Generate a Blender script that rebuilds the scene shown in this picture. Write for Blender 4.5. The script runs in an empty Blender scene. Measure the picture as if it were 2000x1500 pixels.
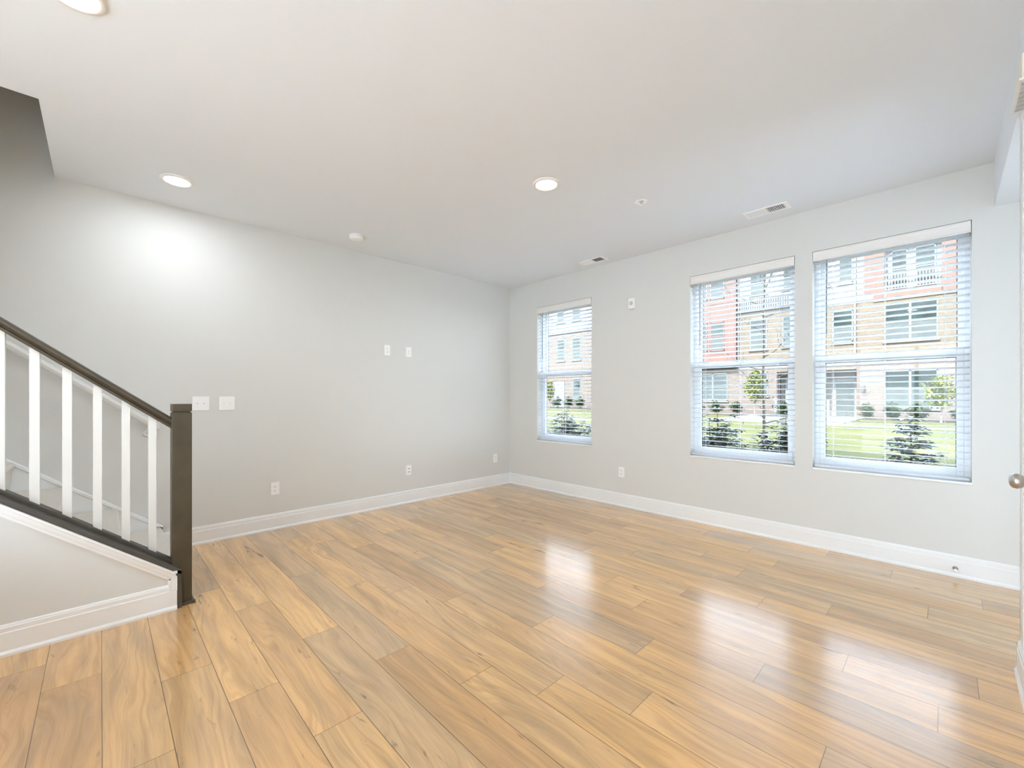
import bpy, bmesh, math, random
from mathutils import Vector, Matrix
random.seed(7)
SC = bpy.context.scene
COL = SC.collection
PI = math.pi

# ------------------------------------------------------------------ camera
H = 1.219
cd = bpy.data.cameras.new('camera')
cam = bpy.data.objects.new('camera', cd)
COL.objects.link(cam)
cam.location = (4.31, -4.157, H)
cam.rotation_euler = (PI/2, 0, math.radians(45.75))
cd.sensor_width = 36.0
cd.lens = 825/2000*36
cd.shift_y = 25/2000
cd.clip_start = 0.02
cd.clip_end = 500
SC.camera = cam

# ------------------------------------------------------------------ sky, sun, exposure
SC.view_settings.view_transform = 'Standard'
SC.view_settings.look = 'None'
SC.view_settings.exposure = 0.98
SC.view_settings.gamma = 1.0
SC.view_settings.use_curve_mapping = False
SC.cycles.max_bounces = 14
SC.cycles.diffuse_bounces = 11
SC.cycles.glossy_bounces = 4
SC.cycles.transparent_max_bounces = 16
SC.cycles.caustics_reflective = False
SC.cycles.caustics_refractive = False
SC.cycles.sample_clamp_indirect = 60.0
SC.cycles.use_denoising = True

SKY = 6.6
w = bpy.data.worlds.new('World'); SC.world = w
w.use_nodes = True
nt = w.node_tree
for n in list(nt.nodes): nt.nodes.remove(n)
wo = nt.nodes.new('ShaderNodeOutputWorld'); bg = nt.nodes.new('ShaderNodeBackground')
tc = nt.nodes.new('ShaderNodeTexCoord'); sp = nt.nodes.new('ShaderNodeSeparateXYZ')
rp = nt.nodes.new('ShaderNodeValToRGB')
nt.links.new(tc.outputs['Generated'], sp.inputs[0]); nt.links.new(sp.outputs['Z'], rp.inputs[0])
rp.color_ramp.elements[0].position = 0.0; rp.color_ramp.elements[0].color = (0.88, 0.96, 1.04, 1)
rp.color_ramp.elements[1].position = 0.7; rp.color_ramp.elements[1].color = (0.66, 0.80, 1.04, 1)
nt.links.new(rp.outputs[0], bg.inputs[0]); bg.inputs[1].default_value = SKY
nt.links.new(bg.outputs[0], wo.inputs[0])

sl = bpy.data.lights.new('sun', 'SUN'); so = bpy.data.objects.new('sun', sl); COL.objects.link(so)
sl.energy = 11.0; sl.angle = math.radians(1.0); sl.color = (0.98, 0.96, 0.93)
so.location = (0, -10, 30)
so.rotation_euler = Vector((0.22, 0.80, -1.0)).to_track_quat('-Z', 'Y').to_euler()

LAMP = 3.2                       # watts of one recessed downlight
LAMPCOL = (0.90, 0.96, 1.04)

# ------------------------------------------------------------------ helpers
def link(name, me, parent=None, mat=None, smooth=False):
    o = bpy.data.objects.new(name, me); COL.objects.link(o)
    if mat is not None: me.materials.append(mat)
    if parent is not None: o.parent = parent
    if smooth:
        for p in me.polygons: p.use_smooth = True
    return o

class MB:
    """collects shapes, becomes one mesh"""
    def __init__(s): s.bm = bmesh.new()
    def box(s, x0, x1, y0, y1, z0, z1, m=0):
        v = [s.bm.verts.new(p) for p in ((x0,y0,z0),(x1,y0,z0),(x1,y1,z0),(x0,y1,z0),(x0,y0,z1),(x1,y0,z1),(x1,y1,z1),(x0,y1,z1))]
        for f in ((0,3,2,1),(4,5,6,7),(0,1,5,4),(1,2,6,5),(2,3,7,6),(3,0,4,7)):
            s.bm.faces.new([v[i] for i in f]).material_index = m
        return s
    def prism(s, prof, fn, a, b, m=0):
        """profile (list of 2d) swept between parameters a and b through fn(u, v, t)"""
        A = [s.bm.verts.new(fn(u, v, a)) for u, v in prof]
        B = [s.bm.verts.new(fn(u, v, b)) for u, v in prof]
        n = len(prof)
        for i in range(n):
            j = (i+1) % n
            s.bm.faces.new([A[i], A[j], B[j], B[i]]).material_index = m
        s.bm.faces.new(A[::-1]).material_index = m; s.bm.faces.new(B).material_index = m
        return s
    def tube(s, pts, r, n=8, m=0):
        rings = []
        pts = [Vector(p) for p in pts]
        for i, p in enumerate(pts):
            d = (pts[min(i+1, len(pts)-1)] - pts[max(i-1, 0)]).normalized()
            up = Vector((0,0,1)) if abs(d.z) < .95 else Vector((1,0,0))
            a = d.cross(up).normalized(); b = d.cross(a).normalized()
            rr = r[i] if isinstance(r, (list, tuple)) else r
            rings.append([s.bm.verts.new(p + (a*math.cos(t*2*PI/n) + b*math.sin(t*2*PI/n))*rr) for t in range(n)])
        for k in range(len(rings)-1):
            for t in range(n):
                s.bm.faces.new([rings[k][t], rings[k][(t+1)%n], rings[k+1][(t+1)%n], rings[k+1][t]]).material_index = m
        s.bm.faces.new(rings[0][::-1]).material_index = m; s.bm.faces.new(rings[-1]).material_index = m
        return s
    def lathe(s, prof, origin, axis='Z', n=40, m=0):
        """profile of (radius, height)"""
        o = Vector(origin)
        def P(r, h, t):
            c, q = math.cos(t)*r, math.sin(t)*r
            return o + (Vector((c, q, h)) if axis == 'Z' else Vector((h, c, q)) if axis == 'X' else Vector((c, h, q)))
        rings = []
        for r, h in prof:
            rings.append([s.bm.verts.new(P(r, h, 2*PI*t/n)) for t in range(n)] if r > 1e-6 else [s.bm.verts.new(P(0, h, 0))])
        for a, b in zip(rings, rings[1:]):
            if len(a) == len(b) == 1: continue
            for t in range(n):
                u = (t+1) % n
                vs = ([a[0]] if len(a) == 1 else [a[t], a[u]]) + ([b[0]] if len(b) == 1 else [b[u], b[t]])
                if len(set(vs)) > 2: s.bm.faces.new(vs).material_index = m
        return s
    def build(s, name, mat, parent=None, smooth=False, bevel=0, mats=None):
        bmesh.ops.recalc_face_normals(s.bm, faces=s.bm.faces)
        me = bpy.data.meshes.new(name); s.bm.to_mesh(me); s.bm.free()
        o = link(name, me, parent, mat, smooth)
        for q in (mats or []): me.materials.append(q)
        if bevel:
            b = o.modifiers.new('bevel', 'BEVEL'); b.width = bevel; b.segments = 2; b.limit_method = 'ANGLE'
            b.angle_limit = math.radians(40)
        return o

def thing(name, label, cat, loc=(0,0,0), group=None):
    o = bpy.data.objects.new(name, None); COL.objects.link(o)
    o.empty_display_size = .05
    o.location = loc; o['label'] = label; o['category'] = cat
    if group: o['group'] = group
    return o
def tag(o, label, cat, group=None):
    o['label'] = label; o['category'] = cat
    if group: o['group'] = group
    return o
def struct(o): o['kind'] = 'structure'; return o
def copy_tree(o, parent=None):
    c = o.copy(); COL.objects.link(c); c.parent = parent
    for ch in list(o.children): copy_tree(ch, c)
    return c

# ------------------------------------------------------------------ materials
def mat(name, col, rough=.5, metal=0., spec=.5, bump=0., bscale=200., var=0., vscale=3., emit=None, es=0.):
    m = bpy.data.materials.new(name); m.use_nodes = True
    t = m.node_tree; b = t.nodes['Principled BSDF']
    b.inputs['Base Color'].default_value = (*col, 1); b.inputs['Roughness'].default_value = rough
    b.inputs['Metallic'].default_value = metal; b.inputs['Specular IOR Level'].default_value = spec
    c = t.nodes.new('ShaderNodeTexCoord')
    if var:
        n = t.nodes.new('ShaderNodeTexNoise'); n.inputs['Scale'].default_value = vscale; n.inputs['Detail'].default_value = 4
        r = t.nodes.new('ShaderNodeValToRGB')
        r.color_ramp.elements[0].color = (*[max(0, x*(1-var)) for x in col], 1)
        r.color_ramp.elements[1].color = (*[min(1, x*(1+var)) for x in col], 1)
        r.color_ramp.elements[0].position = .3; r.color_ramp.elements[1].position = .7
        t.links.new(c.outputs['Object'], n.inputs['Vector']); t.links.new(n.outputs['Fac'], r.inputs[0])
        t.links.new(r.outputs[0], b.inputs['Base Color'])
    if bump:
        n = t.nodes.new('ShaderNodeTexNoise'); n.inputs['Scale'].default_value = bscale; n.inputs['Detail'].default_value = 3
        u = t.nodes.new('ShaderNodeBump'); u.inputs['Strength'].default_value = bump; u.inputs['Distance'].default_value = .002
        t.links.new(c.outputs['Object'], n.inputs['Vector']); t.links.new(n.outputs['Fac'], u.inputs['Height'])
        t.links.new(u.outputs[0], b.inputs['Normal'])
    if emit:
        b.inputs['Emission Color'].default_value = (*emit, 1); b.inputs['Emission Strength'].default_value = es
    return m

M_WALL = mat('wall_paint', (.69,.70,.685), .75, spec=.25, bump=.06, bscale=260)
M_CEIL = mat('ceiling_paint', (.775,.82,.865), .9, spec=.1, bump=.1, bscale=320)
M_TRIM = mat('trim_paint', (.83,.85,.86), .32, var=.01)
M_PLATE = mat('white_plastic', (.90,.91,.92), .35, var=.01)
M_SLOT = mat('socket_slot', (.08,.08,.08), .6, var=.05)
M_GREYPLASTIC = mat('grey_plastic', (.50,.52,.55), .5, var=.03)
M_DARK = mat('dark_stained_wood', (.066,.052,.032), .42, var=.15, vscale=14)
M_DARKCAP = mat('dark_stained_cap', (.075,.068,.058), .45, var=.12, vscale=20)
M_BAL = mat('baluster_paint', (.69,.69,.665), .4, var=.01)
M_CARPET = mat('carpet', (.76,.72,.66), .95, spec=.1, bump=1.0, bscale=420, var=.12, vscale=160)
M_SLAT = mat('blind_slat', (.79,.81,.83), .42, var=.01)
M_VAL = mat('blind_valance', (.80,.79,.77), .42, var=.01)
def translucent(m, f, col):
    t = m.node_tree; b = t.nodes['Principled BSDF']; o = t.nodes['Material Output']
    tr = t.nodes.new('ShaderNodeBsdfTranslucent'); tr.inputs[0].default_value = (*col, 1)
    mx = t.nodes.new('ShaderNodeMixShader'); mx.inputs[0].default_value = f
    t.links.new(b.outputs[0], mx.inputs[1]); t.links.new(tr.outputs[0], mx.inputs[2]); t.links.new(mx.outputs[0], o.inputs['Surface'])
translucent(M_SLAT, .34, (.90,.92,.94))
M_CORD = mat('blind_cord', (.80,.81,.82), .7, var=.02)
M_WAND = mat('wand_plastic', (.22,.26,.30), .25, var=.05)
M_VINYL = mat('vinyl_frame', (.74,.76,.78), .35, var=.01)
M_GASKET = mat('window_gasket', (.03,.035,.035), .6, var=.05)
M_NICKEL = mat('brushed_nickel', (.55,.53,.50), .28, metal=1, var=.04, vscale=90)
M_CHROME = mat('chrome', (.75,.75,.76), .15, metal=1, var=.02)
M_LENS = mat('lamp_lens', (.95,.93,.9), .5, emit=(1,.93,.84), es=6, var=.005)
M_TRIMRING = mat('lamp_trim', (.82,.80,.77), .45, var=.01)
M_VENT = mat('vent_enamel', (.93,.94,.95), .4, var=.01)
M_VENTDARK = mat('vent_duct', (.20,.215,.24), .7, var=.04)
M_DOORP = mat('door_paint', (.84,.84,.85), .35, var=.01)
# exterior
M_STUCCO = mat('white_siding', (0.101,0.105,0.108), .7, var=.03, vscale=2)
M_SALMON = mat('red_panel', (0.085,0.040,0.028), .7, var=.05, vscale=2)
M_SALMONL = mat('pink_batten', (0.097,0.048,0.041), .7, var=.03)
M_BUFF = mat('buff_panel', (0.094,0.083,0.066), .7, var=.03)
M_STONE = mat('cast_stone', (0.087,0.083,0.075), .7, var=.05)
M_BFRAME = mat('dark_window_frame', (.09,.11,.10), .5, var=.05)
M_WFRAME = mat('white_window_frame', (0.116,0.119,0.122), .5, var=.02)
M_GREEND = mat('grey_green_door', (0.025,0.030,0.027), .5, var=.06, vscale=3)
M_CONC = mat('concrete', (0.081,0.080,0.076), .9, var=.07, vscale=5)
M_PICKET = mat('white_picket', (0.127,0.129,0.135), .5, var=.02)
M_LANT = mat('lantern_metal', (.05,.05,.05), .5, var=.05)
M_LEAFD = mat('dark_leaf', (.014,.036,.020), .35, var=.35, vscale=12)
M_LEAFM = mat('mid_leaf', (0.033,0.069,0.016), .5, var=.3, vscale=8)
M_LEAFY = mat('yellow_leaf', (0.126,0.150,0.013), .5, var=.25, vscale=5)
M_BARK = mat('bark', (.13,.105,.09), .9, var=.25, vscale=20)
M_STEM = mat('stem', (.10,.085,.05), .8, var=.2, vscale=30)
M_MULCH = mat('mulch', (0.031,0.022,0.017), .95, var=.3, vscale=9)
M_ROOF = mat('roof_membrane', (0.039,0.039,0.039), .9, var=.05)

def lawn_mat():
    m = bpy.data.materials.new('lawn_grass'); m.use_nodes = True
    t = m.node_tree; b = t.nodes['Principled BSDF']; b.inputs['Roughness'].default_value = .95
    b.inputs['Specular IOR Level'].default_value = .1
    c = t.nodes.new('ShaderNodeTexCoord')
    n1 = t.nodes.new('ShaderNodeTexNoise'); n1.inputs['Scale'].default_value = .35; n1.inputs['Detail'].default_value = 5
    n2 = t.nodes.new('ShaderNodeTexNoise'); n2.inputs['Scale'].default_value = 14; n2.inputs['Detail'].default_value = 5
    a = t.nodes.new('ShaderNodeMath'); a.operation = 'MULTIPLY_ADD'; a.inputs[1].default_value = .45
    r = t.nodes.new('ShaderNodeValToRGB')
    r.color_ramp.elements[0].color = (.034,.040,.011,1); r.color_ramp.elements[0].position = .45
    r.color_ramp.elements[1].color = (.070,.066,.027,1); r.color_ramp.elements[1].position = .95
    t.links.new(c.outputs['Object'], n1.inputs['Vector']); t.links.new(c.outputs['Object'], n2.inputs['Vector'])
    t.links.new(n2.outputs['Fac'], a.inputs[0]); t.links.new(n1.outputs['Fac'], a.inputs[2])
    t.links.new(a.outputs[0], r.inputs[0]); t.links.new(r.outputs[0], b.inputs['Base Color'])
    return m
M_LAWN = lawn_mat()

def brick_mat(name, c1, c2, mortar):
    m = bpy.data.materials.new(name); m.use_nodes = True
    t = m.node_tree; b = t.nodes['Principled BSDF']; b.inputs['Roughness'].default_value = .9
    c = t.nodes.new('ShaderNodeTexCoord'); mp = t.nodes.new('ShaderNodeMapping')
    mp.inputs['Rotation'].default_value = (-PI/2, 0, 0)
    br = t.nodes.new('ShaderNodeTexBrick'); br.inputs['Scale'].default_value = 1
    br.inputs['Brick Width'].default_value = .215; br.inputs['Row Height'].default_value = .075
    br.inputs['Mortar Size'].default_value = .008
    br.inputs['Color1'].default_value = (*c1, 1); br.inputs['Color2'].default_value = (*c2, 1)
    br.inputs['Mortar'].default_value = (*mortar, 1)
    n = t.nodes.new('ShaderNodeTexNoise'); n.inputs['Scale'].default_value = 2.2; n.inputs['Detail'].default_value = 4
    mx = t.nodes.new('ShaderNodeMixRGB'); mx.blend_type = 'MULTIPLY'; mx.inputs[0].default_value = .25
    t.links.new(c.outputs['Object'], mp.inputs[0]); t.links.new(mp.outputs[0], br.inputs['Vector'])
    t.links.new(c.outputs['Object'], n.inputs['Vector'])
    t.links.new(br.outputs['Color'], mx.inputs[1]); t.links.new(n.outputs['Fac'], mx.inputs[2])
    t.links.new(mx.outputs[0], b.inputs['Base Color'])
    return m
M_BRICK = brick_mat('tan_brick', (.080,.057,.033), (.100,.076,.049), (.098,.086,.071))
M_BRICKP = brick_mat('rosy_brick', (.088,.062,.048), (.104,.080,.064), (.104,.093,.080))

def glass_mat(name, tint, refl, rough=0.0):
    m = bpy.data.materials.new(name); m.use_nodes = True
    t = m.node_tree
    for n in list(t.nodes): t.nodes.remove(n)
    o = t.nodes.new('ShaderNodeOutputMaterial'); tr = t.nodes.new('ShaderNodeBsdfTransparent'); g = t.nodes.new('ShaderNodeBsdfGlossy')
    fr = t.nodes.new('ShaderNodeFresnel'); fr.inputs[0].default_value = 1.5
    mu = t.nodes.new('ShaderNodeMath'); mu.operation = 'MULTIPLY'; mu.inputs[1].default_value = refl
    tr.inputs[0].default_value = (*tint, 1); g.inputs['Roughness'].default_value = rough
    mx = t.nodes.new('ShaderNodeMixShader')
    t.links.new(fr.outputs[0], mu.inputs[0]); t.links.new(mu.outputs[0], mx.inputs[0])
    t.links.new(tr.outputs[0], mx.inputs[1]); t.links.new(g.outputs[0], mx.inputs[2]); t.links.new(mx.outputs[0], o.inputs[0])
    return m
M_GLASS = glass_mat('clear_glass', (.97,.985,.98), .3)
# glass of the houses opposite: dim rooms behind, strong sheen
M_HGLASS = mat('house_glass', (0.016,0.023,0.022), .10, spec=.35, var=.55, vscale=.9)
M_HBLIND = mat('house_window_shade', (0.049,0.057,0.055), .5, spec=.2, var=.12, vscale=1.5)

def floor_mat():
    m = bpy.data.materials.new('oak_plank'); m.use_nodes = True
    t = m.node_tree; L = t.links; N = t.nodes.new; b = t.nodes['Principled BSDF']
    uv = N('ShaderNodeUVMap'); uv.uv_map = 'plank'
    at = N('ShaderNodeAttribute'); at.attribute_name = 'rnd'
    sep = N('ShaderNodeSeparateXYZ'); L.new(uv.outputs[0], sep.inputs[0])
    sa = N('ShaderNodeSeparateColor'); L.new(at.outputs['Color'], sa.inputs[0])
    def mth(op, a, bb=None, c=None):
        n = N('ShaderNodeMath'); n.operation = op
        for i, x in enumerate((a, bb, c)):
            if x is None: continue
            if isinstance(x, (int, float)): n.inputs[i].default_value = x
            else: L.new(x, n.inputs[i])
        return n.outputs[0]
    def vec(x, y, z):
        n = N('ShaderNodeCombineXYZ')
        for i, q in enumerate((x, y, z)):
            if isinstance(q, (int, float)): n.inputs[i].default_value = q
            else: L.new(q, n.inputs[i])
        return n.outputs[0]
    U, V = sep.outputs[0], sep.outputs[1]
    R, G, B = sa.outputs[0], sa.outputs[1], sa.outputs[2]
    off = mth('MULTIPLY', R, 40.)
    off2 = mth('MULTIPLY', G, 30.)
    # broad soft bands along the plank
    n1 = N('ShaderNodeTexNoise'); n1.inputs['Scale'].default_value = 1; n1.inputs['Detail'].default_value = 3
    n1.inputs['Distortion'].default_value = .15
    L.new(vec(mth('MULTIPLY_ADD', U, 1.7, off), mth('MULTIPLY_ADD', V, 15., off2), 0.), n1.inputs['Vector'])
    # cathedral grain: distorted wave bands across the plank
    n0 = N('ShaderNodeTexNoise'); n0.inputs['Scale'].default_value = 1; n0.inputs['Detail'].default_value = 2
    L.new(vec(mth('MULTIPLY_ADD', U, 1.1, off), mth('MULTIPLY_ADD', V, 5., off2), 3.), n0.inputs['Vector'])
    gv = mth('MULTIPLY_ADD', V, 62., mth('MULTIPLY', n0.outputs['Fac'], 17.))
    n2 = N('ShaderNodeTexNoise'); n2.inputs['Scale'].default_value = 1; n2.inputs['Detail'].default_value = 5; n2.inputs['Roughness'].default_value = .6
    L.new(vec(mth('MULTIPLY_ADD', U, .9, off), gv, off2), n2.inputs['Vector'])
    # fine fibres
    n3 = N('ShaderNodeTexNoise'); n3.inputs['Scale'].default_value = 1; n3.inputs['Detail'].default_value = 3
    L.new(vec(mth('MULTIPLY_ADD', U, 9., off), mth('MULTIPLY_ADD', V, 420., off2), 7.), n3.inputs['Vector'])
    # knots and splits
    n4 = N('ShaderNodeTexNoise'); n4.inputs['Scale'].default_value = 1; n4.inputs['Detail'].default_value = 6; n4.inputs['Roughness'].default_value = .62
    n4.inputs['Distortion'].default_value = 1.2
    L.new(vec(mth('MULTIPLY_ADD', U, 3.6, off2), mth('MULTIPLY_ADD', V, 20., off), 11.), n4.inputs['Vector'])
    kn = N('ShaderNodeMapRange'); kn.inputs[1].default_value = .63; kn.inputs[2].default_value = .72
    L.new(n4.outputs['Fac'], kn.inputs[0])
    # base tone per plank
    r = N('ShaderNodeValToRGB'); cr = r.color_ramp
    cr.elements[0].position = .0; cr.elements[0].color = (.52,.305,.135,1)
    cr.elements[1].position = 1.; cr.elements[1].color = (.76,.46,.195,1)
    e = cr.elements.new(.25); e.color = (.70,.42,.180,1)
    e = cr.elements.new(.5); e.color = (.56,.375,.200,1)
    e = cr.elements.new(.75); e.color = (.73,.43,.165,1)
    L.new(B, r.inputs[0])
    g1 = N('ShaderNodeValToRGB')
    g1.color_ramp.elements[0].position = .32; g1.color_ramp.elements[0].color = (.80,.82,.86,1)
    g1.color_ramp.elements[1].position = .62; g1.color_ramp.elements[1].color = (1.10,1.08,1.04,1)
    L.new(n1.outputs['Fac'], g1.inputs[0])
    g2 = N('ShaderNodeValToRGB')
    g2.color_ramp.elements[0].position = .36; g2.color_ramp.elements[0].color = (.83,.80,.76,1)
    g2.color_ramp.elements[1].position = .56; g2.color_ramp.elements[1].color = (1.06,1.06,1.06,1)
    L.new(n2.outputs['Fac'], g2.inputs[0])
    g3 = N('ShaderNodeValToRGB')
    g3.color_ramp.elements[0].position = .3; g3.color_ramp.elements[0].color = (.90,.90,.90,1)
    g3.color_ramp.elements[1].position = .6; g3.color_ramp.elements[1].color = (1.03,1.03,1.03,1)
    L.new(n3.outputs['Fac'], g3.inputs[0])
    def mul(a, bb, f=1.):
        n = N('ShaderNodeMixRGB'); n.blend_type = 'MULTIPLY'; n.inputs[0].default_value = f
        L.new(a, n.inputs[1]); L.new(bb, n.inputs[2]); return n.outputs[0]
    c = mul(mul(mul(r.outputs[0], g1.outputs[0]), g2.outputs[0], .8), g3.outputs[0], .9)
    k = N('ShaderNodeMixRGB'); k.inputs[2].default_value = (.13,.085,.055,1)
    L.new(mth('MULTIPLY', kn.outputs[0], .75), k.inputs[0]); L.new(c, k.inputs[1]); c = k.outputs[0]
    # seams: micro-bevel between the planks
    W, LEN = .181, 1.235
    dv = mth('MINIMUM', V, mth('SUBTRACT', W, V)); du = mth('MINIMUM', U, mth('SUBTRACT', LEN, U))
    s1 = mth('LESS_THAN', dv, .0014); s2 = mth('LESS_THAN', du, .0011)
    s = mth('MAXIMUM', s1, s2)
    k = N('ShaderNodeMixRGB'); k.inputs[2].default_value = (.115,.070,.036,1)
    L.new(mth('MULTIPLY', s, .85), k.inputs[0]); L.new(c, k.inputs[1])
    L.new(k.outputs[0], b.inputs['Base Color'])
    rr = N('ShaderNodeMapRange'); rr.inputs[3].default_value = .20; rr.inputs[4].default_value = .28
    L.new(n1.outputs['Fac'], rr.inputs[0]); L.new(rr.outputs[0], b.inputs['Roughness'])
    b.inputs['Specular IOR Level'].default_value = .6
    b.inputs['Coat Weight'].default_value = .75; b.inputs['Coat Roughness'].default_value = .16; b.inputs['Coat IOR'].default_value = 1.6
    bu = N('ShaderNodeBump'); bu.inputs['Strength'].default_value = .10; bu.inputs['Distance'].default_value = .001
    L.new(mth('SUBTRACT', n3.outputs['Fac'], s), bu.inputs['Height']); L.new(bu.outputs[0], b.inputs['Normal'])
    return m
M_FLOOR = floor_mat()

# ------------------------------------------------------------------ room shell
CZ = 2.743                 # ceiling height
YB = -6.6                  # back wall
XA = 5.75                  # far wall of the entry alcove
XR = 4.543                 # right wall face
OPX, OPY = 1.072, -4.384   # stairwell opening in the ceiling

def build_floor():
    verts, faces, uvs, cols = [], [], [], []
    W, LEN = .181, 1.235
    phase = {0:3.67,1:4.05,2:1.99,3:2.21,4:1.77,5:3.32,6:2.61,7:2.31,8:3.17,9:1.52,10:1.82,11:2.5,12:2.05,13:1.55,14:2.23,
             15:1.91,16:1.64,17:1.24,18:.82,19:.26,20:2.32,21:1.97,22:2.45,23:1.71,24:1.45}
    rg = random.Random(11)
    # tones seen in the photograph repeat at random; B picks the tone
    k = 0
    X0, X1 = 0.0, XA
    while True:
        ya = -(W*(k-.055)); yb = ya - W
        if ya < YB: break
        ph = phase.get(k, rg.uniform(0, LEN)) % LEN
        x = ph - LEN
        while x < X1:
            a, b_ = max(x, X0), min(x+LEN, X1)
            R, G, B = rg.random(), rg.random(), rg.random()
            if b_ - a > 1e-4:
                y0, y1 = max(yb, YB), min(ya, 0.0)
                i = len(verts)
                verts += [(a, y0, 0), (b_, y0, 0), (b_, y1, 0), (a, y1, 0)]
                faces.append((i, i+1, i+2, i+3))
                uvs += [(a-x, y0-yb), (b_-x, y0-yb), (b_-x, y1-yb), (a-x, y1-yb)]
                cols += [(R, G, B, 1)]*4
            x += LEN
        k += 1
    n = len(verts)
    bx = [(X0,YB,-.1),(X1,YB,-.1),(X1,0,-.1),(X0,0,-.1),(X0,YB,-.004),(X1,YB,-.004),(X1,0,-.004),(X0,0,-.004)]
    verts += bx
    for f in ((0,3,2,1),(4,5,6,7),(0,1,5,4),(1,2,6,5),(2,3,7,6),(3,0,4,7)):
        faces.append(tuple(n+i for i in f)); uvs += [(.5,.09)]*4; cols += [(.5,.5,.5,1)]*4
    me = bpy.data.meshes.new('floor'); me.from_pydata(verts, [], faces)
    ul = me.uv_layers.new(name='plank'); ca = me.color_attributes.new('rnd', 'FLOAT_COLOR', 'CORNER')
    ul = me.uv_layers['plank']; ca = me.color_attributes['rnd']
    for i, q in enumerate(uvs): ul.data[i].uv = q
    for i, q in enumerate(cols): ca.data[i].color = q
    struct(link('floor', me, None, M_FLOOR))
build_floor()

def wall_grid(name, axis, a_rng, z_rng, d0, d1, holes, m):
    """wall with rectangular holes; axis 'X': runs along x, thickness d0..d1 in y; axis 'Y': the other way"""
    A = sorted({a_rng[0], a_rng[1], *[h[0] for h in holes], *[h[1] for h in holes]})
    Z = sorted({z_rng[0], z_rng[1], *[h[2] for h in holes], *[h[3] for h in holes]})
    q = MB()
    bm = q.bm; cache = {}
    def V(a, d, z):
        p = (a, d, z) if axis == 'X' else (d, a, z)
        if p not in cache: cache[p] = bm.verts.new(p)
        return cache[p]
    def solid(i, j):
        if not (0 <= i < len(A)-1 and 0 <= j < len(Z)-1): return False
        ca, cz = (A[i]+A[i+1])/2, (Z[j]+Z[j+1])/2
        return not any(h[0] < ca < h[1] and h[2] < cz < h[3] for h in holes)
    for i in range(len(A)-1):
        for j in range(len(Z)-1):
            if not solid(i, j): continue
            a0, a1, z0, z1 = A[i], A[i+1], Z[j], Z[j+1]
            for d in (d0, d1): bm.faces.new([V(a0,d,z0), V(a1,d,z0), V(a1,d,z1), V(a0,d,z1)])
            if not solid(i-1, j): bm.faces.new([V(a0,d0,z0), V(a0,d1,z0), V(a0,d1,z1), V(a0,d0,z1)])
            if not solid(i+1, j): bm.faces.new([V(a1,d0,z0), V(a1,d1,z0), V(a1,d1,z1), V(a1,d0,z1)])
            if not solid(i, j-1): bm.faces.new([V(a0,d0,z0), V(a1,d0,z0), V(a1,d1,z0), V(a0,d1,z0)])
            if not solid(i, j+1): bm.faces.new([V(a0,d0,z1), V(a1,d0,z1), V(a1,d1,z1), V(a0,d1,z1)])
    return struct(q.build(name, m))

WZ0, WZ1 = .642, 2.40
WINS = [(.521, 1.389), (2.556, 3.430), (3.553, 4.432)]
YO = .17                      # outer face of the window wall (inside finish)
wall_grid('wall_front', 'X', (0, XA), (-.1, CZ+.1), 0, YO, [(a, b, WZ0, WZ1) for a, b in WINS], M_WALL)
# brick outside skin of our own house, four storeys high: it throws the shade on the lawn
wall_grid('wall_facade', 'X', (-9, XA+.12), (-.4, 11.3), YO, YO+.06, [(a-.10, b+.10, WZ0-.10, WZ1+.10) for a, b in WINS], M_BRICK)
q = MB(); q.box(-9, XA+.12, YB-.2, YO, 5.75, 11.3); struct(q.build('wall_upper', M_ROOF))
q = MB(); q.box(-.15, 0, YB, YO, -.1, 5.6); struct(q.build('wall_left', M_WALL))
# right wall with its door opening, alcove walls
wall_grid('wall_right', 'Y', (YB, -1.25), (-.1, CZ), XR, XR+.12, [(-2.56, -1.74, -.1, 2.06)], M_WALL)
q = MB(); q.box(XR+.12, XA, -1.37, -1.25, -.1, CZ); struct(q.build('wall_alcove', M_WALL))
wall_grid('wall_entry', 'Y', (YB, YO), (-.1, 5.7), XA, XA+.12, [(-1.17, -.66, .02, 2.30)], M_WALL)  # opening for the added glazed door
# back wall behind the camera, with a wide glazed opening added for daylight
BH = [(2.20, 5.65, 0.02, 2.25)]
wall_grid('wall_back', 'X', (-.15, XA+.12), (-.1, 5.6), YB-.15, YB, BH, M_WALL)
# ceiling slab around the stairwell
q = MB()
q.box(OPX, XA, YB, 0, CZ, CZ+.30)
q.box(0, OPX, OPY, 0, CZ, CZ+.30)
struct(q.build('ceiling', M_CEIL))
q = MB(); q.box(4.53, XA, YB, 0, 2.452, CZ); 
# only the strip over the alcove and the wall top: a dropped bulkhead
q.bm.free(); q = MB(); q.box(4.53, XA, -1.25, 0, 2.452, CZ); q.box(4.53, XR, YB, -1.25, 2.452, CZ)
struct(q.build('trim_bulkhead', M_CEIL))
# the unseen floor above: one room, left open and unlit to darken the stairwell
q = MB(); q.box(OPX, XA, YB, 0, CZ+.30, CZ+.32).box(0, OPX, OPY, 0, CZ+.30, CZ+.32); struct(q.build('floor_upper', M_CARPET))
q = MB(); q.box(0, XA, 0, YO, CZ+.1, 5.6); struct(q.build('wall_upstairs', M_WALL))
q = MB(); q.box(-.15, XA+.12, YB-.15, YO, 5.6, 5.7); struct(q.build('ceiling_upper', M_CEIL))

# added unseen low wall: blocks back glazing light from the knee wall
q = MB(); q.box(1.215, 3.30, -5.10, -4.98, 0, .64).box(1.215, 3.34, -5.14, -4.94, .64, .67); struct(q.build('wall_half_added', M_WALL))
# white casing that wraps the end of the right wall
q = MB(); q.box(XR-.003, XR, -1.34, -1.244, .146, 2.452).box(XR-.003, XR+.132, -1.25, -1.244, .146, 2.452); struct(q.build('trim_2', M_TRIM))
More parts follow.
